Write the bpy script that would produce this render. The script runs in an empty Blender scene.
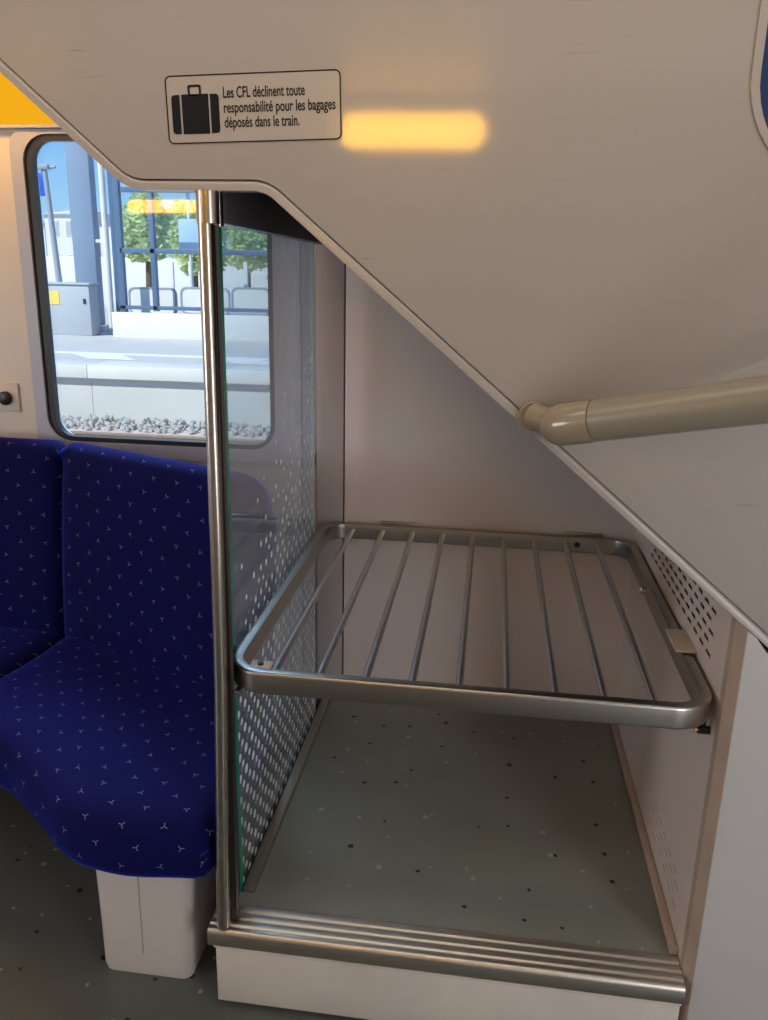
import bpy, bmesh, math, random
from mathutils import Vector, Matrix

random.seed(7)
C = bpy.context.scene.collection
SC = bpy.context.scene
PI = math.pi

# ------------------------------------------------------------------ camera, sky, lights, exposure
F_PX, PITCH, YAW, ROLL = 807.14, 0.280176, 0.127217, -0.020948
cam_d = bpy.data.cameras.new('camera')
cam = bpy.data.objects.new('camera', cam_d)
C.objects.link(cam)
fw = Vector((-math.sin(YAW) * math.cos(PITCH), math.cos(YAW) * math.cos(PITCH), -math.sin(PITCH)))
rt = Vector((math.cos(YAW), math.sin(YAW), 0))
dn = fw.cross(rt)
cr, sr = math.cos(ROLL), math.sin(ROLL)
r2 = cr * rt + sr * dn
d2 = -sr * rt + cr * dn
m = Matrix((r2, -d2, -fw)).transposed().to_4x4()
m.translation = Vector((0, 0, 1.5))
cam.matrix_world = m
cam_d.sensor_fit = 'VERTICAL'
cam_d.sensor_height = 36.0
cam_d.lens = F_PX * 36.0 / 1020.0
cam_d.clip_start = 0.02
cam_d.clip_end = 500
SC.camera = cam

SC.view_settings.view_transform = 'Standard'
SC.view_settings.look = 'None'
SC.view_settings.gamma = 1.0
SC.view_settings.exposure = 0.0
SC.view_settings.use_curve_mapping = False

world = bpy.data.worlds.new('sky')
SC.world = world
world.use_nodes = True
wn = world.node_tree
wn.nodes.clear()
wo = wn.nodes.new('ShaderNodeOutputWorld')
wb = wn.nodes.new('ShaderNodeBackground')
tc = wn.nodes.new('ShaderNodeTexCoord')
sz = wn.nodes.new('ShaderNodeSeparateXYZ')
skyramp = wn.nodes.new('ShaderNodeValToRGB')
els = skyramp.color_ramp.elements
els[0].position, els[0].color = 0.0, (0.50, 0.78, 1.0, 1)
els[1].position, els[1].color = 0.55, (0.08, 0.27, 0.75, 1)
e_ = els.new(0.19)
e_.color = (0.15, 0.46, 1.0, 1)
wb.inputs['Strength'].default_value = 1.05
wn.links.new(tc.outputs['Generated'], sz.inputs[0])
wn.links.new(sz.outputs[2], skyramp.inputs[0])
wn.links.new(skyramp.outputs[0], wb.inputs[0])
wn.links.new(wb.outputs[0], wo.inputs[0])


def light(name, kind, loc, energy, color, target=None, **kw):
    d = bpy.data.lights.new(name, kind)
    d.energy = energy
    d.color = color
    for k, v in kw.items():
        setattr(d, k, v)
    o = bpy.data.objects.new(name, d)
    C.objects.link(o)
    o.location = loc
    if target is not None:
        o.rotation_euler = (Vector(target) - Vector(loc)).to_track_quat('-Z', 'Y').to_euler()
    return o


light('sun', 'SUN', (0, -5, 20), 5.4, (1.0, 0.95, 0.86), target=(7, 5.5, 8), angle=0.01)
# added free-standing area lights for assumed daylight, left and right of the viewer
light('added_daylight_left', 'AREA', (-3.65, -0.45, 1.30), 38, (0.97, 0.98, 1.0), target=(-0.9, 2.0, 0.9),
      shape='RECTANGLE', size=1.0, size_y=1.0)
light('added_daylight_right', 'AREA', (1.38, -0.50, 1.05), 19, (0.97, 0.98, 1.0), target=(0.0, 2.0, 0.7),
      shape='RECTANGLE', size=0.5, size_y=1.5)
# soft warm light of an assumed, unseen ceiling strip above the aisle
light('assumed_strip_light', 'AREA', (-0.25, 0.98, 2.075), 1.3, (1.0, 0.82, 0.62), target=(-0.25, 0.9, 0.0),
      shape='RECTANGLE', size=1.6, size_y=0.22)
# added unseen area light boosting sky light through the far window onto the bench
light('added_skylight', 'AREA', (-1.1, 4.3, 3.9), 230, (0.66, 0.82, 1.0), target=(-0.95, 1.9, 1.1),
      shape='RECTANGLE', size=2.6, size_y=1.6)


# ------------------------------------------------------------------ materials
def new_mat(name):
    mt = bpy.data.materials.new(name)
    mt.use_nodes = True
    nt = mt.node_tree
    nt.nodes.clear()
    return mt, nt


class G:
    """small node-graph helper"""

    def __init__(self, nt):
        self.nt = nt

    def n(self, t, **kw):
        nd = self.nt.nodes.new(t)
        for k, v in kw.items():
            setattr(nd, k, v)
        return nd

    def put(self, sock, v):
        if hasattr(v, 'is_output') or isinstance(v, bpy.types.NodeSocket):
            self.nt.links.new(v, sock)
        else:
            sock.default_value = v

    def m(self, op, a, b=None, c=None, clamp=False):
        nd = self.n('ShaderNodeMath', operation=op)
        nd.use_clamp = clamp
        self.put(nd.inputs[0], a)
        if b is not None:
            self.put(nd.inputs[1], b)
        if c is not None:
            self.put(nd.inputs[2], c)
        return nd.outputs[0]

    def mixc(self, fac, a, b):
        nd = self.n('ShaderNodeMix', data_type='RGBA')
        self.put(nd.inputs[0], fac)
        self.put(nd.inputs[6], a)
        self.put(nd.inputs[7], b)
        return nd.outputs[2]

    def coord(self, which='Object'):
        return self.n('ShaderNodeTexCoord').outputs[which]

    def noise(self, vec, scale, detail=3, rough=0.5):
        nd = self.n('ShaderNodeTexNoise')
        self.put(nd.inputs['Vector'], vec)
        nd.inputs['Scale'].default_value = scale
        nd.inputs['Detail'].default_value = detail
        nd.inputs['Roughness'].default_value = rough
        return nd.outputs[0]

    def ramp(self, v, lo, hi):
        nd = self.n('ShaderNodeMapRange')
        self.put(nd.inputs[0], v)
        nd.inputs[1].default_value = lo
        nd.inputs[2].default_value = hi
        return nd.outputs[0]

    def scale(self, vec, s):
        nd = self.n('ShaderNodeVectorMath', operation='MULTIPLY')
        self.put(nd.inputs[0], vec)
        nd.inputs[1].default_value = s
        return nd.outputs[0]

    def bump(self, h, strength, dist=0.002):
        nd = self.n('ShaderNodeBump')
        nd.inputs['Strength'].default_value = strength
        nd.inputs['Distance'].default_value = dist
        self.put(nd.inputs['Height'], h)
        return nd.outputs[0]

    def out(self, sh):
        o = self.n('ShaderNodeOutputMaterial')
        self.nt.links.new(sh, o.inputs[0])

    def bsdf(self, color, rough=0.5, metal=0.0, normal=None, **kw):
        b = self.n('ShaderNodeBsdfPrincipled')
        self.put(b.inputs['Base Color'], color)
        self.put(b.inputs['Roughness'], rough)
        self.put(b.inputs['Metallic'], metal)
        if normal is not None:
            self.put(b.inputs['Normal'], normal)
        for k, v in kw.items():
            self.put(b.inputs[k], v)
        return b.outputs[0]


def c4(r, g, b):
    return (r, g, b, 1.0)


def plain(name, col, rough=0.5, metal=0.0, var=0.06, nscale=9.0, bump=0.0, **kw):
    mt, nt = new_mat(name)
    g = G(nt)
    co = g.coord()
    n = g.noise(co, nscale, 4)
    a = c4(*[max(0, x * (1 - var)) for x in col])
    b = c4(*[min(1, x * (1 + var)) for x in col])
    colr = g.mixc(n, a, b)
    nrm = g.bump(g.noise(co, 160, 2), bump) if bump else None
    g.out(g.bsdf(colr, rough, metal, nrm, **kw))
    return mt


def brushed(name, col, rough=0.3, stretch=(2, 60, 60)):
    mt, nt = new_mat(name)
    g = G(nt)
    co = g.coord()
    n = g.noise(g.scale(co, stretch), 6, 3)
    n2 = g.noise(co, 5, 3)
    colr = g.mixc(n2, c4(*[x * 0.85 for x in col]), c4(*col))
    rg = g.m('MULTIPLY_ADD', n, 0.10, rough - 0.05)
    g.out(g.bsdf(colr, rg, 1.0, g.bump(n, 0.02, 0.001)))
    return mt


def mat_panel(name, col, gloss=0.14, ior=1.6):
    """painted sheet panel, glossy lacquer with faint wear scratches"""
    mt, nt = new_mat(name)
    g = G(nt)
    co = g.coord()
    base = g.mixc(g.noise(co, 2.2, 3), c4(*[x * 0.96 for x in col]), c4(*[min(1, x * 1.03) for x in col]))
    sc1 = g.noise(g.scale(co, (7, 1, 150)), 1.0, 2)
    patch = g.ramp(g.noise(co, 4.0, 2), 0.55, 0.65)
    scratch = g.m('MULTIPLY', g.ramp(sc1, 0.69, 0.73), patch, clamp=True)
    colr = g.mixc(g.m('MULTIPLY', scratch, 0.45), base, c4(col[0] * .45, col[1] * .42, col[2] * .4))
    rg = g.m('MULTIPLY_ADD', g.noise(co, 30, 4), 0.05, gloss - 0.025)
    nrm = g.bump(g.noise(co, 1.6, 1), 0.04, 0.01)
    b = g.bsdf(colr, rg, 0.0, nrm, IOR=ior)
    g.out(b)
    return mt


def mat_floor(name, col):
    """rubber floor with scattered dark and pale chips"""
    mt, nt = new_mat(name)
    g = G(nt)
    co = g.coord()
    wob = g.n('ShaderNodeVectorMath', operation='MULTIPLY_ADD')
    nz = g.n('ShaderNodeTexNoise')
    g.put(nz.inputs['Vector'], co)
    nz.inputs['Scale'].default_value = 90
    g.put(wob.inputs[0], nz.outputs['Color'])
    wob.inputs[1].default_value = (0.006, 0.006, 0.0)
    g.put(wob.inputs[2], co)

    def chips(scale, off, rad, keep):
        v = g.n('ShaderNodeTexVoronoi', voronoi_dimensions='2D')
        ad = g.n('ShaderNodeVectorMath', operation='ADD')
        g.put(ad.inputs[0], wob.outputs[0])
        ad.inputs[1].default_value = off
        fl = g.scale(ad.outputs[0], (1, 1, 0))
        g.put(v.inputs['Vector'], fl)
        v.inputs['Scale'].default_value = scale
        sep = g.n('ShaderNodeSeparateColor')
        g.put(sep.inputs[0], v.outputs['Color'])
        rr = g.m('MULTIPLY_ADD', sep.outputs[1], rad * scale * 0.7, rad * scale * 0.6)
        a = g.m('LESS_THAN', v.outputs['Distance'], rr)
        return g.m('MULTIPLY', a, g.m('LESS_THAN', sep.outputs[0], keep))

    base = g.mixc(g.noise(co, 6, 4), c4(*[x * 0.88 for x in col]), c4(*[x * 1.1 for x in col]))
    pale = chips(11, (3.1, 1.7, 0), 0.0056, 0.42)
    dark = chips(10, (0.4, 8.2, 0), 0.0056, 0.50)
    c = g.mixc(g.m('MULTIPLY', pale, 0.55), base, c4(0.42, 0.44, 0.42))
    c = g.mixc(dark, c, c4(0.004, 0.004, 0.004))
    g.out(g.bsdf(c, g.m('MULTIPLY_ADD', g.noise(co, 14, 3), 0.15, 0.30), 0, g.bump(g.noise(co, 220, 2), 0.05, 0.001)))
    return mt


def mat_fabric(name, col):
    """deep blue moquette with small three-legged stitched marks (UV in metres)"""
    mt, nt = new_mat(name)
    g = G(nt)
    uv = g.coord('UV')
    sx = g.n('ShaderNodeSeparateXYZ')
    g.put(sx.inputs[0], uv)
    P, Q = 0.080, 0.042
    v = g.m('DIVIDE', sx.outputs[1], Q)
    row = g.m('FLOOR', v)
    odd = g.m('MULTIPLY', g.m('MODULO', g.m('ABSOLUTE', row), 2.0), 0.5)
    u = g.m('ADD', g.m('DIVIDE', sx.outputs[0], P), odd)
    colm = g.m('FLOOR', u)
    comb = g.n('ShaderNodeCombineXYZ')
    g.put(comb.inputs[0], colm)
    g.put(comb.inputs[1], row)
    wnz = g.n('ShaderNodeTexWhiteNoise', noise_dimensions='2D')
    g.put(wnz.inputs['Vector'], comb.outputs[0])
    sep = g.n('ShaderNodeSeparateColor')
    g.put(sep.inputs[0], wnz.outputs['Color'])
    du = g.m('MULTIPLY', g.m('SUBTRACT', g.m('FRACT', u), g.m('MULTIPLY_ADD', sep.outputs[1], .2, .4)), P)
    dv = g.m('MULTIPLY', g.m('SUBTRACT', g.m('FRACT', v), 0.5), Q)
    r = g.m('SQRT', g.m('ADD', g.m('MULTIPLY', du, du), g.m('MULTIPLY', dv, dv)))
    th = g.m('ADD', g.m('ARCTAN2', dv, du), g.m('MULTIPLY', sep.outputs[0], 6.283))
    legs = g.m('COSINE', g.m('MULTIPLY', th, 3.0))
    # three thin legs: distance across the leg stays constant along it
    width = g.m('SUBTRACT', 1.0, g.m('DIVIDE', 0.0000030, g.m('ADD', g.m('MULTIPLY', r, r), 0.0000013)))
    star = g.m('MULTIPLY', g.m('GREATER_THAN', legs, width), g.m('LESS_THAN', r, 0.0072))
    pile = g.noise(g.coord(), 7, 3)
    base = g.mixc(pile, c4(*[x * 0.75 for x in col]), c4(*[x * 1.2 for x in col]))
    c = g.mixc(g.m('MULTIPLY', star, 0.45), base, c4(0.40, 0.42, 0.62))
    nrm = g.bump(g.noise(uv, 900, 2), 0.25, 0.001)
    b = g.bsdf(c, 0.85, 0, nrm, **{'Sheen Weight': 0.8, 'Sheen Roughness': 0.35, 'Sheen Tint': c4(0.035, 0.07, 0.8), 'Specular IOR Level': 0.1})
    g.out(b)
    return mt


def clear_shader(g, tint, rough=0.02, ior=1.5):
    tr = g.n('ShaderNodeBsdfTransparent')
    tr.inputs[0].default_value = tint
    gl = g.n('ShaderNodeBsdfGlossy')
    gl.inputs['Roughness'].default_value = rough
    gl.inputs['Color'].default_value = c4(1, 1, 1)
    # Schlick reflectance from the facing angle, the same on both faces of the pane
    lw = g.n('ShaderNodeLayerWeight')
    lw.inputs['Blend'].default_value = 0.5
    r0 = ((ior - 1) / (ior + 1)) ** 2
    mx = g.n('ShaderNodeMixShader')
    g.put(mx.inputs[0], g.m('MULTIPLY_ADD', g.m('POWER', lw.outputs['Facing'], 5.0), 1 - r0, r0))
    g.nt.links.new(tr.outputs[0], mx.inputs[1])
    g.nt.links.new(gl.outputs[0], mx.inputs[2])
    return mx.outputs[0]


def mat_glass(name, tint=c4(0.93, 0.97, 0.97), ior=1.5):
    mt, nt = new_mat(name)
    g = G(nt)
    g.out(clear_shader(g, tint, 0.02, ior))
    return mt


def mat_dotted_glass(name):
    """clear pane printed with pale dots, dense at the bottom and the back edge and thinning out upwards"""
    mt, nt = new_mat(name)
    g = G(nt)
    add = g.n('ShaderNodeVectorMath', operation='ADD')
    g.put(add.inputs[0], g.coord())
    add.inputs[1].default_value = (0, 1.7, 0.21)      # the pane's parent stands there
    co = add.outputs[0]
    sx = g.n('ShaderNodeSeparateXYZ')
    g.put(sx.inputs[0], co)
    y, z = sx.outputs[1], sx.outputs[2]
    P, Q = 0.047, 0.0255
    v = g.m('DIVIDE', z, Q)
    row = g.m('FLOOR', v)
    odd = g.m('MULTIPLY', g.m('MODULO', row, 2.0), 0.5)
    u = g.m('ADD', g.m('DIVIDE', y, P), odd)
    colm = g.m('FLOOR', u)
    comb = g.n('ShaderNodeCombineXYZ')
    g.put(comb.inputs[0], colm)
    g.put(comb.inputs[1], row)
    wnz = g.n('ShaderNodeTexWhiteNoise', noise_dimensions='2D')
    g.put(wnz.inputs['Vector'], comb.outputs[0])
    sep = g.n('ShaderNodeSeparateColor')
    g.put(sep.inputs[0], wnz.outputs['Color'])
    # fade: 1 below the shelf, 0 near z = 1.42; the back edge keeps its dots longer
    lev = g.m('MULTIPLY_ADD', y, 0.55, -0.55 * 1.95)
    h = g.m('SUBTRACT', g.m('ADD', 1.36, lev), z)
    amt = g.m('MULTIPLY', h, 1.75, clamp=True)
    keep = g.m('LESS_THAN', sep.outputs[0], g.m('MULTIPLY_ADD', amt, 1.15, 0.0))
    jit = g.m('MULTIPLY_ADD', g.m('SUBTRACT', 1.0, amt), 0.55, 0.10)
    du = g.m('MULTIPLY', g.m('SUBTRACT', g.m('SUBTRACT', g.m('FRACT', u), 0.5), g.m('MULTIPLY', g.m('SUBTRACT', sep.outputs[1], .5), jit)), P)
    dv = g.m('MULTIPLY', g.m('SUBTRACT', g.m('SUBTRACT', g.m('FRACT', v), 0.5), g.m('MULTIPLY', g.m('SUBTRACT', sep.outputs[2], .5), jit)), Q)
    r = g.m('SQRT', g.m('ADD', g.m('MULTIPLY', du, du), g.m('MULTIPLY', dv, dv)))
    rad = g.m('MULTIPLY', g.m('MULTIPLY_ADD', amt, 0.0056, 0.0046), g.m('SUBTRACT', 1.0, g.m('MULTIPLY', odd, 0.5)))
    dot = g.m('MULTIPLY', g.m('LESS_THAN', r, rad), keep)
    df = g.n('ShaderNodeBsdfDiffuse')
    df.inputs[0].default_value = c4(0.80, 0.88, 0.94)
    tl = g.n('ShaderNodeBsdfTranslucent')
    tl.inputs[0].default_value = c4(0.80, 0.88, 0.94)
    ms = g.n('ShaderNodeMixShader')
    ms.inputs[0].default_value = 0.3
    nt.links.new(df.outputs[0], ms.inputs[1])
    nt.links.new(tl.outputs[0], ms.inputs[2])
    mx = g.n('ShaderNodeMixShader')
    # reflection haze painted into the pane, streaked in the upper part towards the back
    refl_streak = g.ramp(g.noise(g.scale(co, (1, 9, 3.2)), 1.6, 4, 0.6), 0.50, 0.72)
    zone = g.m('MULTIPLY', g.ramp(y, 1.75, 2.0), g.ramp(z, 0.85, 1.15))
    haze = g.m('MULTIPLY_ADD', g.m('MULTIPLY', refl_streak, zone), 0.40, 0.09, clamp=True)
    g.put(mx.inputs[0], g.m('MAXIMUM', g.m('MULTIPLY', dot, 0.88), haze))
    nt.links.new(clear_shader(g, c4(0.80, 0.89, 0.97), 0.03, 1.42), mx.inputs[1])
    nt.links.new(ms.outputs[0], mx.inputs[2])
    g.out(mx.outputs[0])
    return mt


def mat_emit(name, col, strength):
    mt, nt = new_mat(name)
    g = G(nt)
    e = g.n('ShaderNodeEmission')
    e.inputs[0].default_value = c4(*col)
    e.inputs[1].default_value = strength
    g.out(e.outputs[0])
    return mt


M = {}
M['panel'] = mat_panel('painted_panel', (0.315, 0.289, 0.274), 0.07, 1.75)
M['panel_low'] = mat_panel('painted_panel_low', (0.44, 0.44, 0.45), 0.30, 1.5)
M['rim'] = plain('panel_rim', (0.325, 0.298, 0.282), 0.25, var=0.03)
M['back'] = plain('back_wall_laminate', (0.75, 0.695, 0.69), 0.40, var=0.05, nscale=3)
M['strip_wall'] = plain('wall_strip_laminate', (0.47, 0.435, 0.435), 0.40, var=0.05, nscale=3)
M['cream'] = plain('cream_wall', (0.66, 0.61, 0.57), 0.45, var=0.04)
M['side'] = plain('recess_side_paint', (0.64, 0.57, 0.55), 0.40, var=0.06, nscale=5)
M['jamb'] = plain('worn_jamb', (0.42, 0.34, 0.29), 0.45, var=0.2, nscale=12)
M['dark'] = plain('matt_black', (0.008, 0.008, 0.008), 0.8, var=0)  # flat black, also stands for shade behind the panel gap and the slots
M['header'] = plain('dark_header', (0.13, 0.125, 0.135), 0.45, var=0.1)
M['frame'] = plain('window_frame_paint', (0.44, 0.47, 0.60), 0.35, var=0.04)
M['gasket'] = plain('rubber_gasket', (0.012, 0.013, 0.014), 0.45, var=0.1)
M['glass'] = mat_glass('window_glass')
M['dotglass'] = mat_dotted_glass('dotted_glass')
M['edge_green'] = plain('glass_edge', (0.010, 0.22, 0.15), 0.15, var=0.1)
M['steel'] = brushed('brushed_steel', (0.44, 0.42, 0.39), 0.33)
M['steel_v'] = brushed('brushed_steel_upright', (0.56, 0.51, 0.46), 0.26, (60, 60, 2))
M['steel_d'] = brushed('brushed_steel_bars', (0.60, 0.60, 0.61), 0.30, (60, 2, 60))
M['steel_k'] = brushed('dark_steel', (0.13, 0.115, 0.115), 0.36, (60, 60, 2))
M['alu'] = brushed('aluminium', (0.74, 0.71, 0.66), 0.36)
M['alu_y'] = brushed('aluminium_track', (0.50, 0.44, 0.38), 0.38, (60, 2, 60))
M['brass'] = plain('brass', (0.75, 0.55, 0.12), 0.3, 1.0)
M['black'] = plain('black_plastic', (0.010, 0.010, 0.011), 0.4)
M['floor'] = mat_floor('speckled_rubber', (0.090, 0.104, 0.100))
M['platform_floor'] = mat_floor('speckled_rubber_platform', (0.195, 0.215, 0.198))
M['fabric'] = mat_fabric('blue_moquette', (0.003, 0.004, 0.066))
M['pedestal'] = plain('pedestal_plastic', (0.60, 0.565, 0.56), 0.4, var=0.04)
M['riser'] = plain('dirty_white_riser', (0.62, 0.58, 0.54), 0.45, var=0.14, nscale=7)
M['tube'] = plain('handrail_lacquer', (0.235, 0.215, 0.170), 0.32, var=0.03)
M['cap'] = plain('handrail_cap_plastic', (0.275, 0.232, 0.172), 0.16, var=0.03)
M['clip'] = plain('cream_clip', (0.62, 0.56, 0.47), 0.4)
M['ink'] = plain('sticker_ink', (0.006, 0.008, 0.012), 0.6, var=0, **{'Specular IOR Level': 0.15})
M['sticker'] = plain('sticker_film', (0.35, 0.318, 0.29), 0.14, var=0.03)
M['cove'] = mat_emit('cove_glow', (1.0, 0.46, 0.012), 0.92)
M['lamp'] = mat_emit('lamp_glow', (1.0, 0.48, 0.02), 15.0)
M['strip'] = mat_emit('assumed_strip_glow', (1.0, 0.84, 0.66), 3.0)
M['white'] = plain('white_paint', (0.72, 0.72, 0.70), 0.5)
M['bluepane'] = plain('dark_blue_pane', (0.012, 0.035, 0.11), 0.2, var=0.2)


# ------------------------------------------------------------------ mesh helpers
def link(name, me, parent=None):
    o = bpy.data.objects.new(name, me)
    C.objects.link(o)
    if parent is not None:
        o.parent = parent
    return o


def obj(name, bm, mat, parent=None, smooth=True, angle=40):
    """bm is given in world space; a parented part is moved into its parent's space"""
    bmesh.ops.recalc_face_normals(bm, faces=bm.faces)
    if parent is not None:
        w = Vector(parent.location)
        pp = parent.parent
        while pp is not None:
            w += pp.location
            pp = pp.parent
        bmesh.ops.translate(bm, vec=-w, verts=bm.verts)
    me = bpy.data.meshes.new(name)
    bm.to_mesh(me)
    bm.free()
    mats = mat if isinstance(mat, (list, tuple)) else [mat]
    for x in mats:
        me.materials.append(x)
    if smooth:
        for p in me.polygons:
            p.use_smooth = True
        try:
            me.set_sharp_from_angle(angle=math.radians(angle))
        except Exception:
            pass
    return link(name, me, parent)


def thing(name, label, cat, loc=(0, 0, 0), group=None):
    o = bpy.data.objects.new(name, None)
    o.empty_display_size = 0.05
    C.objects.link(o)
    o.location = loc
    o['label'] = label
    o['category'] = cat
    if group:
        o['group'] = group
    return o


def tag(o, label, cat, group=None, kind=None):
    o['label'] = label
    o['category'] = cat
    if group:
        o['group'] = group
    if kind:
        o['kind'] = kind
    return o


def struct(name, bm, mat, label=None, parent=None, **kw):
    o = obj(name, bm, mat, parent, **kw)
    if parent is None:
        o['kind'] = 'structure'
        o['label'] = label or name.replace('_', ' ')
        o['category'] = name.split('_')[0]
    return o


def box(bm, x0, x1, y0, y1, z0, z1, bev=0.0, seg=2):
    r = bmesh.ops.create_cube(bm, size=1.0)
    vs = r['verts']
    for v in vs:
        v.co = Vector((x0 + (v.co.x + .5) * (x1 - x0), y0 + (v.co.y + .5) * (y1 - y0), z0 + (v.co.z + .5) * (z1 - z0)))
    if bev > 0:
        es = list({e for v in vs for e in v.link_edges})
        bmesh.ops.bevel(bm, geom=es, offset=bev, segments=seg, profile=0.5, affect='EDGES')
    return bm


def nbox(*a, **k):
    return box(bmesh.new(), *a, **k)


def frame_axes(t):
    t = t.normalized()
    a = Vector((0, 0, 1)) if abs(t.z) < 0.9 else Vector((1, 0, 0))
    s = t.cross(a).normalized()
    return s, s.cross(t).normalized()


def tube(bm, pts, r, seg=16, cap=True):
    """round tube along points; r may be one radius or a list"""
    pts = [Vector(p) for p in pts]
    rs = r if isinstance(r, (list, tuple)) else [r] * len(pts)
    rings = []
    for i, p in enumerate(pts):
        a = pts[max(0, i - 1)]
        b = pts[min(len(pts) - 1, i + 1)]
        s, u = frame_axes(b - a)
        rings.append([bm.verts.new(p + rs[i] * (math.cos(2 * PI * k / seg) * s + math.sin(2 * PI * k / seg) * u)) for k in range(seg)])
    for A, B in zip(rings, rings[1:]):
        for k in range(seg):
            bm.faces.new((A[k], A[(k + 1) % seg], B[(k + 1) % seg], B[k]))
    if cap:
        bm.faces.new(rings[0][::-1])
        bm.faces.new(rings[-1])
    return bm


def sweep(bm, path, prof, ups, closed=False):
    """sweep a 2-D profile (a, b) along a path; a along the side axis, b along the up axis"""
    n = len(path)
    rings = []
    for i in range(n):
        p = Vector(path[i])
        if closed:
            a, b = Vector(path[i - 1]), Vector(path[(i + 1) % n])
        else:
            a, b = Vector(path[max(0, i - 1)]), Vector(path[min(n - 1, i + 1)])
        t = (b - a).normalized()
        up = Vector(ups)
        s = t.cross(up).normalized()
        # mitre
        k = 1.0
        if (closed or 0 < i < n - 1):
            d1 = (p - a).normalized()
            c = max(0.3, abs(d1.dot(t)))
            k = 1.0 / c
        rings.append([bm.verts.new(p + s * q[0] * k + up * q[1]) for q in prof])
    m_ = len(prof)
    pairs = list(zip(rings, rings[1:])) + ([(rings[-1], rings[0])] if closed else [])
    for A, B in pairs:
        for k in range(m_):
            bm.faces.new((A[k], A[(k + 1) % m_], B[(k + 1) % m_], B[k]))
    if not closed:
        bm.faces.new(rings[0][::-1])
        bm.faces.new(rings[-1])
    return bm


def rrect(x0, x1, z0, z1, r, seg=6):
    """rounded rectangle outline, anticlockwise"""
    out = []
    for cx, cz, a0 in ((x1 - r, z0 + r, -PI / 2), (x1 - r, z1 - r, 0), (x0 + r, z1 - r, PI / 2), (x0 + r, z0 + r, PI)):
        for k in range(seg + 1):
            a = a0 + k * PI / 2 / seg
            out.append((cx + r * math.cos(a), cz + r * math.sin(a)))
    return out


def round_poly(pts, radii, seg=7):
    """round the corners of an open or closed 2-D polyline (radius 0 keeps a corner)"""
    n = len(pts)
    out = []
    for i, p in enumerate(pts):
        r = radii[i]
        if r <= 0:
            out.append(tuple(p))
            continue
        p = Vector(p)
        a = (Vector(pts[(i - 1) % n]) - p).normalized()
        b = (Vector(pts[(i + 1) % n]) - p).normalized()
        ang = a.angle(b)
        d = r / math.tan(ang / 2)
        s, e = p + a * d, p + b * d
        for k in range(seg + 1):
            t = k / seg
            q = (1 - t) ** 2 * s + 2 * t * (1 - t) * p + t * t * e
            out.append((q.x, q.y))
    return out


def prism_xz(bm, poly, y0, y1):
    a = [bm.verts.new((x, y0, z)) for x, z in poly]
    b = [bm.verts.new((x, y1, z)) for x, z in poly]
    n = len(poly)
    for i in range(n):
        bm.faces.new((a[i], a[(i + 1) % n], b[(i + 1) % n], b[i]))
    bm.faces.new(a[::-1])
    bm.faces.new(b)
    return bm


def ring_xz(bm, outer, inner, y0, y1):
    """prism between two outlines with the same number of points"""
    n = len(outer)
    v = [[bm.verts.new((x, y, z)) for x, z in L] for y in (y0, y1) for L in (outer, inner)]
    of, inf, ob, inb = v
    for i in range(n):
        j = (i + 1) % n
        bm.faces.new((of[i], of[j], inf[j], inf[i]))
        bm.faces.new((ob[i], inb[i], inb[j], ob[j]))
        bm.faces.new((of[i], ob[i], ob[j], of[j]))
        bm.faces.new((inf[i], inf[j], inb[j], inb[i]))
    return bm


def offset_line(pts, d):
    """offset an open 2-D polyline to its left by d"""
    out = []
    n = len(pts)
    for i in range(n):
        a, b = Vector(pts[max(0, i - 1)]), Vector(pts[min(n - 1, i + 1)])
        p = Vector(pts[i])
        t = (b - a).normalized()
        nrm = Vector((-t.y, t.x))
        k = 1.0
        if 0 < i < n - 1:
            k = 1.0 / max(0.4, (p - a).normalized().dot(t))
        q = p + nrm * d * k
        out.append((q.x, q.y))
    return out


# ------------------------------------------------------------------ the setting: inside of the rail car
XL, XR, YN, YF, ZC = -4.3, 1.7, -0.62, 2.32, 2.14
YP = 1.31                                              # plane of the stair-side panel

struct('floor', nbox(XL, XR, YN, YF, -0.05, 0), M['floor'], 'grey green speckled rubber floor', smooth=False)
struct('ceiling', nbox(XL, XR, YN, YF + .1, ZC, ZC + .05), M['cream'], 'cream ceiling', smooth=False)

# far wall with the window hole
WX0, WX1, WZ0, WZ1, WR = -1.343, -0.622, 0.994, 1.868, 0.075


def wall_with_hole(x0, x1, z0, z1, hole, y0, y1):
    bm = bmesh.new()
    n = len(hole)
    cx = sum(p[0] for p in hole) / n
    cz = sum(p[1] for p in hole) / n
    outer = []
    for x, z in hole:                                   # project every hole point outwards on the wall's rectangle
        dx, dz = x - cx, z - cz
        t = min((((x1 if dx > 0 else x0) - cx) / dx) if abs(dx) > 1e-9 else 1e9,
                (((z1 if dz > 0 else z0) - cz) / dz) if abs(dz) > 1e-9 else 1e9)
        outer.append([cx + dx * t, cz + dz * t])
    for cxn, czn in ((x0, z0), (x0, z1), (x1, z0), (x1, z1)):
        k = min(range(n), key=lambda i: (outer[i][0] - cxn) ** 2 + (outer[i][1] - czn) ** 2)
        outer[k] = [cxn, czn]
    return ring_xz(bm, outer, hole, y0, y1)


hole = rrect(WX0, WX1, WZ0, WZ1, WR, 8)
struct('wall_far', wall_with_hole(XL, XR, 0, ZC, hole, YF, YF + 0.06), M['cream'], 'cream car side wall around the window', angle=20)
struct('wall_near', nbox(XL, XR, YN - .05, YN, 0, ZC), M['cream'], 'cream car side wall behind the viewer', smooth=False)
struct('wall_left', nbox(XL - .05, XL, YN, YF, 0, ZC), M['cream'], 'cream partition at the left end', smooth=False)
struct('wall_right', nbox(XR, XR + .05, YN, YF, 0, ZC), M['cream'], 'cream partition at the right end', smooth=False)

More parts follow.
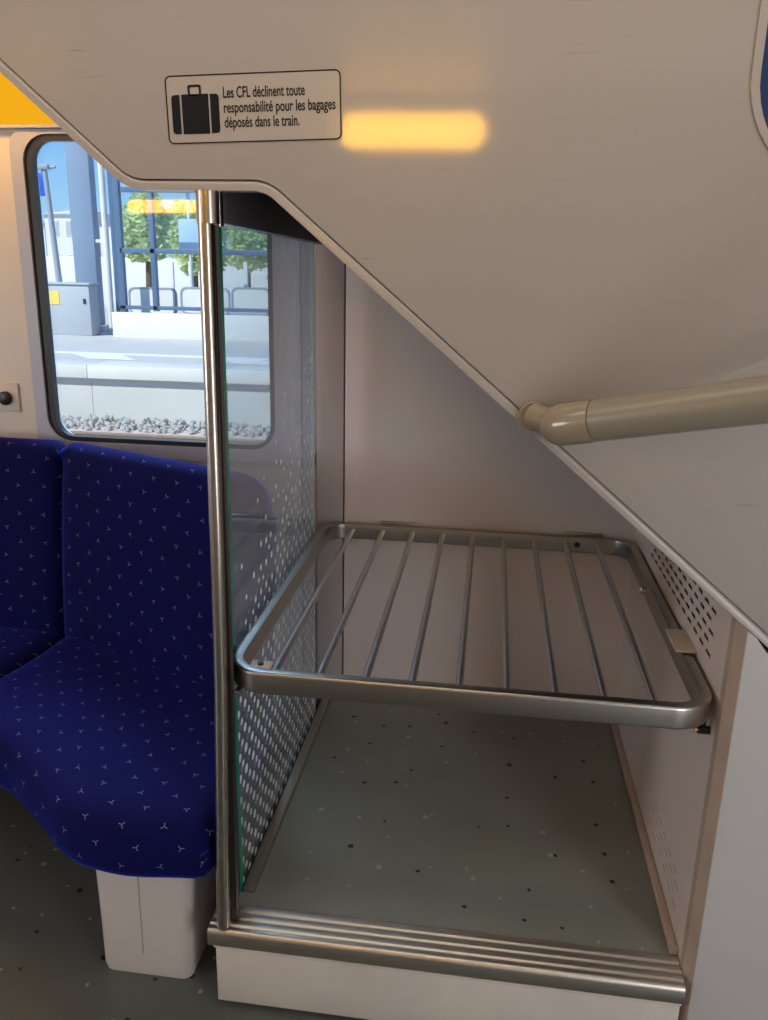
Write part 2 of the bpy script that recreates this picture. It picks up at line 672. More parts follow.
# window: frame, gasket, pane
fo = rrect(-1.378, -0.50, 0.955, 1.8785, 0.05, 8)
fi = rrect(WX0 + .002, WX1 - .002, WZ0 + .002, WZ1 - .002, WR, 8)
bm = bmesh.new()
ring_xz(bm, fo, fi, 2.300, 2.330)
w1 = struct('window_1', bm, M['frame'], 'car window with rounded corners, lavender grey frame and black rubber seal', angle=30)
bm = bmesh.new()
ring_xz(bm, fi, rrect(WX0 + .027, WX1 - .018, WZ0 + .016, WZ1 - .018, .056, 8), 2.308, 2.330)
obj('gasket', bm, M['gasket'], w1)
bm = bmesh.new()
prism_xz(bm, rrect(WX0 + .006, WX1 - .006, WZ0 + .006, WZ1 - .006, .07, 8), 2.331, 2.337)
obj('pane', bm, M['glass'], w1, smooth=False)
# ledge over the window
struct('trim_1', nbox(XL, -0.47, 2.285, 2.32, 1.8795, 1.8865), M['frame'], 'narrow grey ledge above the window', smooth=False)

# ---- stair-side panel: outline (left lower edge, flat, long diagonal)
edge = [(-1.185, 2.14), (-0.590, 1.626), (-0.366, 1.626), (0.452, 0.945), (1.12, 0.389), (1.70, 0.389)]


def round_open(pts, rad):
    rr = [0] + rad + [0]
    return round_poly(pts, rr, 8)


edge_r = round_open(edge, [0.085, 0.055, 0, 0.05])
# main sheet, 19 mm in from the edge
sheet = offset_line(edge_r, 0.0168)
bm = bmesh.new()
prism_xz(bm, sheet + [(1.70, 2.14), (-1.15, 2.14)], YP, YP + 0.022)
struct('wall_stair', bm, M['panel'], 'glossy off-white stair side panel with a long diagonal lower edge', angle=30)
# rolled rim along that edge
rim_path = offset_line(edge_r, 0.0085)
rp = [(0.0082, 0.028), (-0.0082, 0.028), (-0.0082, 0.010), (-0.0070, 0.0045), (-0.0045, 0.0012), (-0.001, 0.0), (0.0082, 0.0)]
bm = bmesh.new()
sweep(bm, [(x, YP, z) for x, z in rim_path], [(-q[0], q[1]) for q in rp], (0, 1, 0))
struct('trim_2', bm, M['rim'], 'rolled rim along the diagonal edge of the stair side panel', angle=50)
# lower right panel under the diagonal, separated by a dark gap
bm = bmesh.new()
prism_xz(bm, [(0.451, 0.0), (1.70, 0.0), (1.70, 0.380), (1.118, 0.380), (0.484, 0.9085), (0.466, 0.9325), (0.451, 0.9445)], YP + .001, YP + 0.020)
struct('wall_lower', bm, M['panel_low'], 'off-white scratched panel right of the luggage recess, below the diagonal', smooth=False)
struct('trim_3', nbox(0.46, 1.7, YP + .022, YP + .03, 0.30, 0.98), M['dark'], 'black sheet painting the shade in the gap between the two panels', smooth=False)  # solid black sheet; the gap's shade is put into its colour

# sloped underside of the stairs that roofs the recess
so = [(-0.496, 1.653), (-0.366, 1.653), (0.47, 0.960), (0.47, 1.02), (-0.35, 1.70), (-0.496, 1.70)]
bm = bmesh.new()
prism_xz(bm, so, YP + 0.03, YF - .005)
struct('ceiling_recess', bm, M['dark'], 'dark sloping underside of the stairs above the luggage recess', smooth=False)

# back wall of the recess and the strip beside it
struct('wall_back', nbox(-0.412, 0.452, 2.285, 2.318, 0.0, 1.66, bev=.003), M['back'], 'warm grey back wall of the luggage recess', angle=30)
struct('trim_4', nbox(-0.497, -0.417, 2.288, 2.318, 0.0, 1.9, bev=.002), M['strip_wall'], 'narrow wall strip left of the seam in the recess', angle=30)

# right side wall of the recess with two fields of slots
bm = bmesh.new()


def slot_wall(bm, x, thick, y0, y1, z0, z1, fields):
    """wall in the plane x, cut by rows of slots lying along y; quads between the slots"""
    rows = []
    z = z0
    for (fz0, fz1, ys, pitch, sl, rp_, sh) in sorted(fields):
        rows.append((z, fz0, None))
        zz = fz0
        k = 0
        while zz < fz1:
            rows.append((zz, zz + sh, (ys[0] + (k % 2) * pitch / 2, ys[1], pitch, sl)))
            rows.append((zz + sh, zz + rp_, None))
            zz += rp_
            k += 1
        z = zz
    rows.append((z, z1, None))
    for a, b, s in rows:
        spans = [(y0, y1)]
        if s:
            spans = []
            y = y0
            c = s[0]
            while c + s[3] < s[1]:
                spans.append((y, c))
                y = c + s[3]
                c += s[2]
            spans.append((y, y1))
        for p, q in spans:
            box(bm, x, x + thick, p, q, a, b)


slot_wall(bm, 0.437, 0.0016, 1.36, 2.285, 0.20, 1.12,
          [(0.825, 0.945, (1.45, 2.07), 0.052, 0.034, 0.0215, 0.0078), (0.262, 0.335, (1.44, 1.75), 0.052, 0.031, 0.0215, 0.0035)])
bmesh.ops.remove_doubles(bm, verts=bm.verts, dist=1e-5)
struct('wall_recess', bm, M['side'], 'slotted off-white side wall on the right of the luggage recess', smooth=False)
struct('trim_5', nbox(0.4400, 0.450, 1.37, 2.28, 0.2, 1.02), M['dark'], 'black backing sheet painting the shade behind the slotted side wall', smooth=False)  # added black backing, its colour stands for the shade inside the slots
# jamb between the front panel and the slotted wall
bm = bmesh.new()
pl = [(0.4508, 1.3112), (0.4508, 1.36), (0.4365, 1.36), (0.4365, 1.337), (0.4492, 1.3112)]
a = [bm.verts.new((x, y, 0.0)) for x, y in pl]
b = [bm.verts.new((x, y, 0.945 - (x - 0.4505) * 0.8325)) for x, y in pl]
for i in range(5):
    bm.faces.new((a[i], a[(i + 1) % 5], b[(i + 1) % 5], b[i]))
bm.faces.new(a)
bm.faces.new(b[::-1])
struct('trim_6', bm, M['jamb'], 'worn beige jamb strip at the front of the recess side wall', smooth=False)
struct('baseboard_right', nbox(0.420, 0.4368, 1.378, 2.284, 0.2055, 0.222, bev=.003), M['jamb'], 'beige floor trim along the slotted wall', angle=30)

# rounded blue pane let into the panel at the upper right
bo = rrect(0.337, 1.05, 1.632, 2.60, 0.155, 12)
bo = [(x, min(z, 2.138)) for x, z in bo]
bi = [(x, min(z, 2.137)) for x, z in rrect(0.349, 1.03, 1.640, 2.60, 0.145, 12)]
bm = bmesh.new()
ring_xz(bm, bo, bi, YP - 0.0045, YP + .001)
w2 = struct('window_2', bm, M['rim'], 'rounded opening with a beige rim at the upper right of the panel', angle=50)
bm = bmesh.new()
prism_xz(bm, bi, YP - 0.0015, YP + .0005)
obj('pane', bm, M['bluepane'], w2, smooth=False)

# ------------------------------------------------------------------ lamps
t = thing('cove_lamp', 'glowing yellow cove light above the far window', 'lamp', (-1.9, 2.30, 1.9))
bm = bmesh.new()
v = [bm.verts.new(p) for p in ((XL + .02, 2.295, 1.889), (-1.02, 2.295, 1.889), (-1.02, 2.20, 2.125), (XL + .02, 2.20, 2.125))]
w = [bm.verts.new((q.co.x, q.co.y + .012, q.co.z)) for q in v]
for i in range(4):
    j = (i + 1) % 4
    bm.faces.new((v[i], v[j], w[j], w[i]))
bm.faces.new(v)
bm.faces.new(w[::-1])
obj('diffuser', bm, M['cove'], t, smooth=False)
obj('housing', nbox(XL + .02, -1.02, 2.308, 2.318, 1.8885, 2.12), M['frame'], t, smooth=False)
light('cove_light', 'AREA', (-2.3, 2.14, 1.96), 6.0, (1.0, 0.50, 0.12), target=(-2.3, 2.31, 1.45), shape='RECTANGLE', size=2.2, size_y=0.06)


def cove_near(x0, x1, z0, z1, label):
    t = thing('cove_lamp', label, 'lamp', ((x0 + x1) / 2, YN, z0), 'yellow cove lights behind the viewer')
    bm = bmesh.new()
    prism_xz(bm, rrect(x0, x1, z0, z1, (z1 - z0) * .45, 6), YN + .045, YN + .06)
    obj('diffuser', bm, M['lamp'], t)
    bm = bmesh.new()
    prism_xz(bm, rrect(x0 - .02, x1 + .02, z0 - .015, z1 + .015, (z1 - z0) * .5, 6), YN + .002, YN + .044)
    obj('housing', bm, M['frame'], t)


cove_near(-0.60, -0.070, 1.958, 2.072, 'short yellow cove light behind the viewer, mirrored in the stair side panel')
cove_near(-2.36, -1.64, 1.870, 1.945, 'long yellow cove light behind the viewer, mirrored in the window')

t = thing('assumed_ceiling_lamp', 'assumed long warm white ceiling strip lamp above the aisle', 'lamp', (-0.25, 0.98, 2.14))  # assumed fixture, out of view, inferred from warm light on the metal edges
obj('housing', nbox(-1.08, 0.58, 0.84, 1.12, 2.10, 2.139, bev=.006), M['white'], t)
obj('diffuser', nbox(-1.05, 0.55, 0.86, 1.10, 2.088, 2.10, bev=.004), M['strip'], t)

# ------------------------------------------------------------------ luggage platform
t = thing('luggage_platform', 'raised luggage platform with speckled rubber top and ribbed metal nosing', 'platform', (0, 1.8, 0))
obj('base', nbox(-0.490, 0.436, 1.335, 2.283, 0.0, 0.195), M['dark'], t, smooth=False)
obj('floor_covering', nbox(-0.4930, 0.434, 1.372, 2.283, 0.195, 0.205), M['platform_floor'], t, smooth=False)
bm = nbox(-0.503, 0.434, 1.311, 1.330, 0.012, 0.160, bev=.003)
obj('riser', bm, M['riser'], t, angle=30)
bm = nbox(-0.503, -0.484, 1.331, 1.42, 0.012, 0.160, bev=.003)
obj('riser', bm, M['riser'], t, angle=30)
obj('kick_ledge', nbox(-0.505, 0.434, 1.302, 1.330, 0.1575, 0.1665, bev=.003), M['riser'], t, angle=30)
# ribbed nosing: profile in (y, z) swept along x
pr = [(1.330, 0.166), (1.300, 0.166), (1.2965, 0.170), (1.2965, 0.197), (1.299, 0.2035), (1.304, 0.206)]
for k in range(3):
    y = 1.310 + k * 0.0205
    pr += [(y, 0.2062), (y + .0035, 0.2062), (y + .006, 0.2085), (y + .012, 0.2095), (y + .017, 0.2085)]
pr += [(1.374, 0.2075), (1.377, 0.2052), (1.377, 0.198), (1.33, 0.198)]
bm = bmesh.new()
A = [bm.verts.new((-0.514, y, z)) for y, z in pr]
B = [bm.verts.new((0.4345, y, z)) for y, z in pr]
for i in range(len(pr)):
    j = (i + 1) % len(pr)
    bm.faces.new((A[i], A[j], B[j], B[i]))
bm.faces.new(A[::-1])
bm.faces.new(B)
obj('nosing', bm, M['alu'], t, angle=50)

# floor channel that holds the glass
bm = nbox(-0.4725, -0.4475, 1.412, 2.283, 0.2052, 0.219, bev=.002)
box(bm, -0.4925, -0.4870, 1.412, 2.283, 0.2052, 0.230, bev=.002)
obj('glass_channel', bm, M['alu_y'], t, angle=30)
obj('channel_gasket', nbox(-0.4869, -0.4727, 1.413, 2.282, 0.2052, 0.2098), M['gasket'], t, smooth=False)

# ------------------------------------------------------------------ glass partition
GX = -0.4805
GY0, GY1 = 1.412, 2.165
t = thing('glass_partition', 'clear glass partition printed with pale dots between bench and luggage recess', 'partition', (GX, 1.7, 0.21))
bm = bmesh.new()
box(bm, GX - .0025, GX + .0025, GY0 + .0122, GY1, 0.2105, 1.584)
bm.normal_update()
for f in bm.faces:
    f.material_index = 0 if f.normal.x > .9 else 1          # the dots are printed on the recess side only
obj('pane', bm, [M['dotglass'], M['glass']], t, smooth=False)
obj('front_edge', nbox(GX - .0050, GX + .0050, GY0 - .009, GY0 + .012, 0.2125, 1.584), M['edge_green'], t, smooth=False)
obj('back_edge', nbox(GX - .0025, GX + .0025, GY1 + .0002, GY1 + .009, 0.2105, 1.584), plain('glass_back_edge', (.72, .78, .80), .25), t, smooth=False)
bm = bmesh.new()
pts = [(1.420, 1.5845), (2.28, 1.5845), (2.28, 1.652), (1.420, 1.652)]
a = [bm.verts.new((GX - .014, y, z)) for y, z in pts]
b = [bm.verts.new((GX + .014, y, z)) for y, z in pts]
for i in range(4):
    bm.faces.new((a[i], a[(i + 1) % 4], b[(i + 1) % 4], b[i]))
bm.faces.new(a[::-1])
bm.faces.new(b)
obj('header', bm, M['header'], t, smooth=False)
bm = tube(bmesh.new(), [(GX + .006, 1.408, 1.578), (GX + .006, 1.408, 1.652)], 0.0085, 14)
obj('header_clip', bm, M['steel_v'], t)

# ------------------------------------------------------------------ grab pole
t = thing('grab_pole', 'brushed steel grab pole at the front corner of the luggage recess', 'pole', (-0.473, 1.312, 0.206))
pole_pts = [(-0.4830, 1.312, 0.2117), (-0.4790, 1.312, 0.40), (-0.4690, 1.312, 0.75), (-0.4655, 1.312, 1.05), (-0.4640, 1.312, 1.60)]
bm = tube(bmesh.new(), pole_pts, [.0145, .0135, .0130, .0125, .0125], 28)
obj('tube', bm, M['steel_v'], t)
bm = tube(bmesh.new(), [(-0.4595, 1.312, 1.577), (-0.4595, 1.312, 1.6255)], 0.0185, 28)
obj('sleeve', bm, M['steel_v'], t)
bm = bmesh.new()
sec = []
for x, y, z in pole_pts:
    z = min(max(z, .2125), 1.5765)
    xr_ = max(x + .008, -0.4495 - max(0, 0.75 - z) * .012)
    sec.append([bm.verts.new((xx, yy, z)) for xx, yy in ((x - .004, 1.3265), (xr_ - .004, 1.3265), (xr_, 1.331), (xr_ - .004, 1.338), (max(-.4745, x + .001), 1.360), (GX + .0048, GY0 - .0095), (GX - .0048, GY0 - .0095))])
for A, B in zip(sec, sec[1:]):
    for k in range(7):
        bm.faces.new((A[k], A[(k + 1) % 7], B[(k + 1) % 7], B[k]))
bm.faces.new(sec[0][::-1])
bm.faces.new(sec[-1])
obj('glazing_bead', bm, M['steel_k'], t, smooth=False)

# ------------------------------------------------------------------ luggage rack (wire shelf)
ZT, ZB = 0.789, 0.744


def tilt(y):
    return 0.009 * (y - 1.33) / 0.94


t = thing('luggage_rack', 'brushed steel luggage shelf of nine bars in a rounded frame inside the recess', 'rack', (0, 1.8, ZB))
RX0, RX1, RY0, RY1 = -0.4585, 0.4195, 1.3285, 2.262


def rack_path():
    return [(x, y, (ZT + ZB) / 2 + tilt(y)) for x, y in rrect(RX0, RX1, RY0, RY1, 0.068, 9)]


pw, ph = 0.0115, (ZT - ZB) / 2
prf = []
for cx, cz, a0 in ((pw - .006, -ph + .006, -PI / 2), (pw - .006, ph - .006, 0), (-pw + .003, ph - .003, PI / 2), (-pw + .003, -ph + .003, PI)):
    r = .006 if cx > 0 else .003
    for k in range(5):
        an = a0 + k * PI / 8
        prf.append((cx + r * math.cos(an), cz + r * math.sin(an)))
bm = bmesh.new()
sweep(bm, rack_path(), prf, (0, 0, 1), closed=True)
obj('frame', bm, M['steel'], t, angle=50)
for k in range(9):
    xb = -0.380 + k * 0.0884
    bm = tube(bmesh.new(), [(xb, RY0 + .0102, 0.7695), (xb, RY1 - .0102, 0.7695 + tilt(RY1))], 0.0074, 16)
    obj('bar', bm, M['steel_d'], t)
# corner plate with screw
pb = obj('corner_plate', nbox(-0.4250, -0.384, 1.3405, 1.374, 0.782, 0.786, bev=.001), M['clip'], t, angle=30)
bm = tube(bmesh.new(), [(-0.405, 1.358, 0.7862), (-0.405, 1.358, 0.790)], 0.006, 12)
obj('screw', bm, M['black'], pb)
# tabs on the back rail against the wall
for x0, x1 in ((-0.300, -0.188), (0.235, 0.345)):
    obj('wall_tab', nbox(x0, x1, RY1 + .0118, 2.2845, 0.788, 0.804, bev=.001), M['steel'], t, angle=30)
for x in (0.272, 0.302):
    bm = tube(bmesh.new(), [(x, RY1 - .0132, 0.776), (x, RY1 - .0112, 0.776)], 0.0085, 16)
    obj('bolt_head', bm, M['black'] if x < .28 else M['steel'], t)
# clip over the right rail, knob inside, bolts to the side wall
bm = nbox(0.396, 0.4365, 1.535, 1.64, 0.7935, 0.799, bev=.0015)
obj('clip', bm, M['clip'], t, angle=30)
bm = tube(bmesh.new(), [(0.409, 1.93, 0.771), (0.397, 1.93, 0.771), (0.393, 1.93, .771)], [0.010, .010, .006], 14)
obj('knob', bm, M['alu'], t)
kb = tube(bmesh.new(), [(0.4150, 1.39, 0.709), (0.4368, 1.39, 0.709)], 0.0078, 14)
bl = obj('bolt', kb, M['black'], t)
kb = tube(bmesh.new(), [(0.4090, 1.39, 0.709), (0.4148, 1.39, 0.709)], 0.0045, 12)
obj('bolt_tip', kb, M['brass'], bl)
obj('bolt_bracket', nbox(0.4190, 0.4270, 1.382, 1.398, 0.7172, 0.7440), M['black'], t, smooth=False)
# arm that ties the rack to the pole
obj('pole_bracket', nbox(-0.4480, -0.436, 1.322, 1.350, 0.7365, 0.7438, bev=.002), M['steel'], t, angle=30)

# ------------------------------------------------------------------ bench
bench = thing('bench_seat', 'blue speckled two place bench on a white pedestal below the window', 'seat', (-0.9, 1.7, 0))


def lerp(a, b, t_):
    return a + (b - a) * t_


def interp(x, tab):
    if x <= tab[0][0]:
        return tab[0][1]
    for (x0, y0), (x1, y1) in zip(tab, tab[1:]):
        if x <= x1:
            s = (x - x0) / (x1 - x0)
            s = s * s * (3 - 2 * s)
            return lerp(y0, y1, s)
    return tab[-1][1]


FRONT = [(-2.1, 1.42), (-1.80, 1.33), (-1.60, 1.37), (-1.42, 1.50), (-1.25, 1.56), (-1.08, 1.515), (-0.94, 1.412), (-0.82, 1.318), (-0.70, 1.288), (-0.58, 1.300), (-0.45, 1.318)]


def front_y(x):
    """smooth Catmull-Rom curve of the cushions' front edge"""
    for q in range(1, len(FRONT) - 2):
        if x <= FRONT[q + 1][0] or q == len(FRONT) - 3:
            (xa, a_), (xb, b_), (xc, c_), (xd, d_) = FRONT[q - 1:q + 3]
            u = (x - xb) / (xc - xb)
            mb, mc = (c_ - a_) / (xc - xa) * (xc - xb), (d_ - b_) / (xd - xb) * (xc - xb)
            return (2 * u ** 3 - 3 * u ** 2 + 1) * b_ + (u ** 3 - 2 * u ** 2 + u) * mb + (-2 * u ** 3 + 3 * u ** 2) * c_ + (u ** 3 - u ** 2) * mc


def crease_y(x):
    return interp(x, [(-2.0, 2.10), (-1.24, 2.09)]) if x < -1.24 else 2.09 + (x + 1.24) * (-0.245 / 0.54)


def grid_obj(name, sections, mat, parent, uvscale=None):
    """sections: list of closed loops (same length) of world points -> capped mesh with UV in metres"""
    bm = bmesh.new()
    uvl = bm.loops.layers.uv.new('UVMap')
    n = len(sections[0])
    V = [[bm.verts.new(p) for p in S] for S in sections]
    # arc lengths of the middle section, and travelled distance between sections
    mid = sections[len(sections) // 2]
    arc = [0]
    for k in range(n):
        arc.append(arc[-1] + (Vector(mid[(k + 1) % n]) - Vector(mid[k])).length)
    xs = [sum(p[0] for p in S) / n for S in sections]
    for i in range(len(V) - 1):
        for k in range(n):
            j = (k + 1) % n
            f = bm.faces.new((V[i][k], V[i][j], V[i + 1][j], V[i + 1][k]))
            uv = [(xs[i] + 5, arc[k]), (xs[i] + 5, arc[k + 1]), (xs[i + 1] + 5, arc[k + 1]), (xs[i + 1] + 5, arc[k])]
            for lp, q in zip(f.loops, uv):
                lp[uvl].uv = q
    for S, rev in ((V[0], False), (V[-1], True)):
        f = bm.faces.new(S[::-1] if rev else S)
        for lp in f.loops:
            lp[uvl].uv = (lp.vert.co.x + lp.vert.co.y + 5, lp.vert.co.z)
    o = obj(name, bm, mat, parent, angle=75)
    return o


def dense(loop, per=3):
    """Catmull-Rom resample of a closed loop"""
    n = len(loop)
    out = []
    for i in range(n):
        p0, p1, p2, p3 = (Vector(loop[(i + d) % n]) for d in (-1, 0, 1, 2))
        for k in range(per):
            t_ = k / per
            out.append(0.5 * ((2 * p1) + (-p0 + p2) * t_ + (2 * p0 - 5 * p1 + 4 * p2 - p3) * t_ * t_ + (-p0 + 3 * p1 - 3 * p2 + p3) * t_ ** 3))
    return out


def cushion(xf0, xf1, xr0, xr1):
    secs = []
    N = 34
    for i in range(N + 1):
        s = i / N
        e = min(s, 1 - s) * (abs(xf1 - xf0)) / 0.060
        inset = 0.0 if e >= 1 else 0.030 * (1 - math.sqrt(max(0, 1 - (1 - e) ** 2)))
        xf = lerp(xf0, xf1, s)
        yF = front_y(xf) + inset * 1.2
        xr = lerp(xr0, xr1, s)
        yC = crease_y(xr) + 0.015
        loop = []
        for tt, z in ((1.0, 0.335), (0.55, 0.325), (0.12, 0.313), (0.045, 0.307), (0.006, 0.327), (-0.004, 0.360), (0.008, 0.398), (0.040, 0.428),
                      (0.10, 0.444), (0.25, 0.446), (0.50, 0.441), (0.75, 0.444), (0.96, 0.455), (1.0, 0.44)):
            z2 = z - inset * (1 if z > .38 else -1)
            y = yF + tt * (yC - yF)
            x = lerp(xf, xr, max(0, min(1, tt)))
            loop.append((x, y, z2))
        secs.append(dense(loop, 3))
    return secs


def backrest(x0, x1, topfall):
    secs = []
    N = 26
    for i in range(N + 1):
        s = i / N
        x = lerp(x0, x1, s)
        e = min(s, 1 - s) * abs(x1 - x0) / 0.035
        inset = 0.0 if e >= 1 else 0.016 * (1 - math.sqrt(max(0, 1 - (1 - e) ** 2)))
        # the outer corner of the backrest is rounded off
        dxr = max(0.0, x - (x1 - 0.10)) if topfall else 0.0
        fall = 0.10 - math.sqrt(max(0.0, 0.10 ** 2 - dxr ** 2)) if dxr > 0 else 0.0
        fall = min(fall, 0.085)
        yc = crease_y(x)
        loop = []
        for dy, z in ((0.030, 0.385), (0.006, 0.40), (0.000, 0.455), (0.010, 0.56), (0.034, 0.74), (0.066, 0.92), (0.078, 0.972), (0.096, 1.003), (0.128, 1.015),
                      (0.158, 1.003), (0.168, 0.965), (0.150, 0.80), (0.112, 0.52), (0.10, 0.40)):
            z2 = z - fall * max(0.0, min(1.0, (z - 0.75) / 0.25)) - (inset if z > .9 else 0)
            sgn = 1 if dy < 0.09 else -1
            loop.append((x, yc + dy + inset * sgn, z2))
        secs.append(dense(loop, 3))
    return secs


grid_obj('seat_cushion', cushion(-1.36, -0.498, -1.232, -0.498), M['fabric'], bench)
grid_obj('seat_cushion', cushion(-2.05, -1.363, -2.0, -1.235), M['fabric'], bench)
grid_obj('backrest', backrest(-1.238, -0.52, True), M['fabric'], bench)
grid_obj('backrest', backrest(-2.0, -1.242, False), M['fabric'], bench)
# pedestal: tapered rounded box
bm = bmesh.new()
secs = []
for z, x0, x1, y0, y1 in ((0.0, -0.784, -0.582, 1.362, 1.78), (0.015, -0.786, -0.580, 1.358, 1.78), (0.15, -0.787, -0.574, 1.358, 1.78),
                          (0.29, -0.790, -0.566, 1.358, 1.78), (0.322, -0.791, -0.563, 1.358, 1.78)):
    secs.append([bm.verts.new((x, y, z)) for x, y in rrect(x0, x1, y0, y1, 0.022, 5)])
for A, B in zip(secs, secs[1:]):
    n = len(A)
    for k in range(n):
        bm.faces.new((A[k], A[(k + 1) % n], B[(k + 1) % n], B[k]))
bm.faces.new(secs[0][::-1])
bm.faces.new(secs[-1])
pd = obj('pedestal', bm, M['pedestal'], bench, angle=50)
obj('seam', nbox(-0.6875, -0.6855, 1.3572, 1.3585, 0.06, 0.27), plain('seam_shadow', (.36, .33, .33), .5), pd, smooth=False)

# wall plate with a black knob left of the window
t = thing('wall_plate', 'small cream wall plate with a round black knob left of the window', 'plate', (-1.50, 2.32, 1.12))
obj('plate', nbox(-1.62, -1.437, 2.313, 2.3195, 1.077, 1.166, bev=.002), M['cream'], t, angle=30)
bm = tube(bmesh.new(), [(-1.478, 2.3128, 1.120), (-1.478, 2.303, 1.120), (-1.478, 2.300, 1.120)], [.021, .021, .016], 24)
obj('knob', bm, M['black'], t)

# ------------------------------------------------------------------ handrail on the panel
t = thing('handrail', 'beige tubular handrail with a rounded end elbow on the stair side panel', 'handrail', (0.06, YP, 1.285))
rail_dir = (Vector((0.36, 1.10, 1.3625)) - Vector((0.155, 1.225, 1.304))).normalized()
p0 = Vector((0.160, 1.232, 1.3005))
p1 = p0 + rail_dir * 0.62
bm = tube(bmesh.new(), [p0, p1], 0.0315, 32)
obj('tube', bm, M['tube'], t)
pe = p0 - rail_dir * 0.0015
pts, rs = [], []
for d_, r_ in ((0, .0322), (.015, .0330), (.052, .0330), (.064, .0312), (.073, .0274), (.080, .0222), (.0855, .0152), (.0885, .0076), (.0892, .0015)):
    pts.append(pe - rail_dir * d_)
    rs.append(r_)
el = obj('elbow', tube(bmesh.new(), pts, rs, 36), M['cap'], t, angle=60)
q0 = pe - rail_dir * 0.058
q1 = Vector((0.071, YP - .008, 1.2925))
obj('stem', tube(bmesh.new(), [q0.lerp(q1, .05), q1], [.020, .021], 24), M['cap'], el)
bm = tube(bmesh.new(), [(0.071, YP - .0002, 1.292), (0.071, YP - .006, 1.292), (0.071, YP - .0085, 1.292)], [0.0240, 0.0240, 0.0215], 32)
obj('wall_flange', bm, M['cap'], t)

# ------------------------------------------------------------------ luggage notice
sg = thing('notice_sign', 'black outlined luggage liability sticker with a suitcase symbol on the panel', 'sign', (-0.38, YP, 1.743))
SA = math.radians(1.5)
SO = Vector((-0.3815, 1.7445))


def sp(x, z):
    return (SO.x + x * math.cos(SA) - z * math.sin(SA), SO.y + x * math.sin(SA) + z * math.cos(SA))


def sign_prism(name, loops, y0, y1, mat, parent):
    bm = bmesh.new()
    for L in loops:
        prism_xz(bm, [sp(*q) for q in L], y0, y1)
    return obj(name, bm, mat, parent, smooth=False)


SW, SH = 0.2755, 0.0985
sign_prism('film', [rrect(-SW / 2, SW / 2, -SH / 2, SH / 2, .008)], YP - .0006, YP - .0001, M['sticker'], sg)
bm = bmesh.new()
ring_xz(bm, [sp(*q) for q in rrect(-SW / 2 + .001, SW / 2 - .001, -SH / 2 + .001, SH / 2 - .001, .0085)],
        [sp(*q) for q in rrect(-SW / 2 + .003, SW / 2 - .003, -SH / 2 + .003, SH / 2 - .003, .007)], YP - .0011, YP - .0007)
obj('border', bm, M['ink'], sg, smooth=False)
bx, bz = -0.0905, -0.0065


def half_round(x0, x1, z0, z1, r, left):
    q = [(x0, z0), (x1, z0), (x1, z1), (x0, z1)]
    return round_poly(q, [r, 0, 0, r] if left else [0, r, r, 0], 5)


case = [half_round(bx - .0378, bx - .0243, bz - .0275, bz + .0275, .006, True), rrect(bx - .0213, bx + .0213, bz - .0280, bz + .0280, .001),
        half_round(bx + .0240, bx + .0378, bz - .0275, bz + .0275, .006, False)]
sym = sign_prism('suitcase_symbol', case, YP - .0011, YP - .0007, M['ink'], sg)
bm = bmesh.new()
ring_xz(bm, [sp(*q) for q in rrect(bx - .0105, bx + .0105, bz + .0270, bz + .0410, .003)],
        [sp(*q) for q in rrect(bx - .0072, bx + .0072, bz + .0250, bz + .0375, .0015)], YP - .0011, YP - .0007)
obj('handle', bm, M['ink'], sym, smooth=False)
for k, (txt, wid) in enumerate((('Les CFL déclinent toute', 0.127), ('responsabilité pour les bagages', 0.1735), ('déposés dans le train.', 0.1175))):
    cu = bpy.data.curves.new('lettering', 'FONT')
    cu.body = txt
    cu.size = 0.0205
    cu.extrude = 0.0002
    cu.offset = 0.00026
    tmp = bpy.data.objects.new('lettering', cu)
    C.objects.link(tmp)
    bpy.context.view_layer.update()
    dg = bpy.context.evaluated_depsgraph_get()
    me = bpy.data.meshes.new_from_object(tmp.evaluated_get(dg))
    bpy.data.objects.remove(tmp)
    w0 = max(v_.co.x for v_ in me.vertices)
    x0 = min(v_.co.x for v_ in me.vertices)
    sc_ = wid / (w0 - x0)
    for v_ in me.vertices:
        x, z = sp(-0.0455 + (v_.co.x - x0) * sc_, 0.0148 - k * 0.0207 + v_.co.y * 1.06)
        v_.co = Vector((x, YP - 0.0009 + v_.co.z, z)) - sg.location
    me.materials.clear()
    me.materials.append(M['ink'])
    link('lettering', me, sg)

# ------------------------------------------------------------------ outside: station platform across the tracks
GZ, PZ, PE = -1.62, -0.40, 16.2
M['concrete'] = plain('platform_concrete', (0.56, 0.56, 0.55), 0.8, var=0.10, nscale=1.2)
M['coping'] = plain('platform_coping', (0.66, 0.66, 0.63), 0.8, var=0.06, nscale=2)
M['linepaint'] = plain('white_line_paint', (0.85, 0.85, 0.85), 0.7, var=0.03)
M['ballast'] = plain('ballast_stone', (0.60, 0.50, 0.43), 0.9, var=0.35, nscale=4)
M['pebble'] = plain('ballast_pebble', (0.40, 0.39, 0.38), 0.9, var=0.3, nscale=3)
M['rail'] = plain('rusty_rail', (0.30, 0.22, 0.16), 0.5, 0.2, var=0.2)
M['bluesteel'] = plain('blue_grey_steel', (0.075, 0.14, 0.25), 0.45, var=0.06)
M['column'] = plain('blue_grey_column', (0.20, 0.28, 0.40), 0.5, var=0.08, nscale=2)
M['cabinet'] = plain('grey_cabinet_paint', (0.40, 0.44, 0.48), 0.5, var=0.05)
M['yellow'] = plain('yellow_sticker', (0.85, 0.62, 0.12), 0.5)
M['blue'] = plain('blue_sign_face', (0.02, 0.10, 0.55), 0.4)
M['ltblue'] = plain('pale_blue_panel', (0.42, 0.58, 0.80), 0.4)
M['render'] = plain('pale_render', (0.66, 0.66, 0.68), 0.8, var=0.08, nscale=.5)
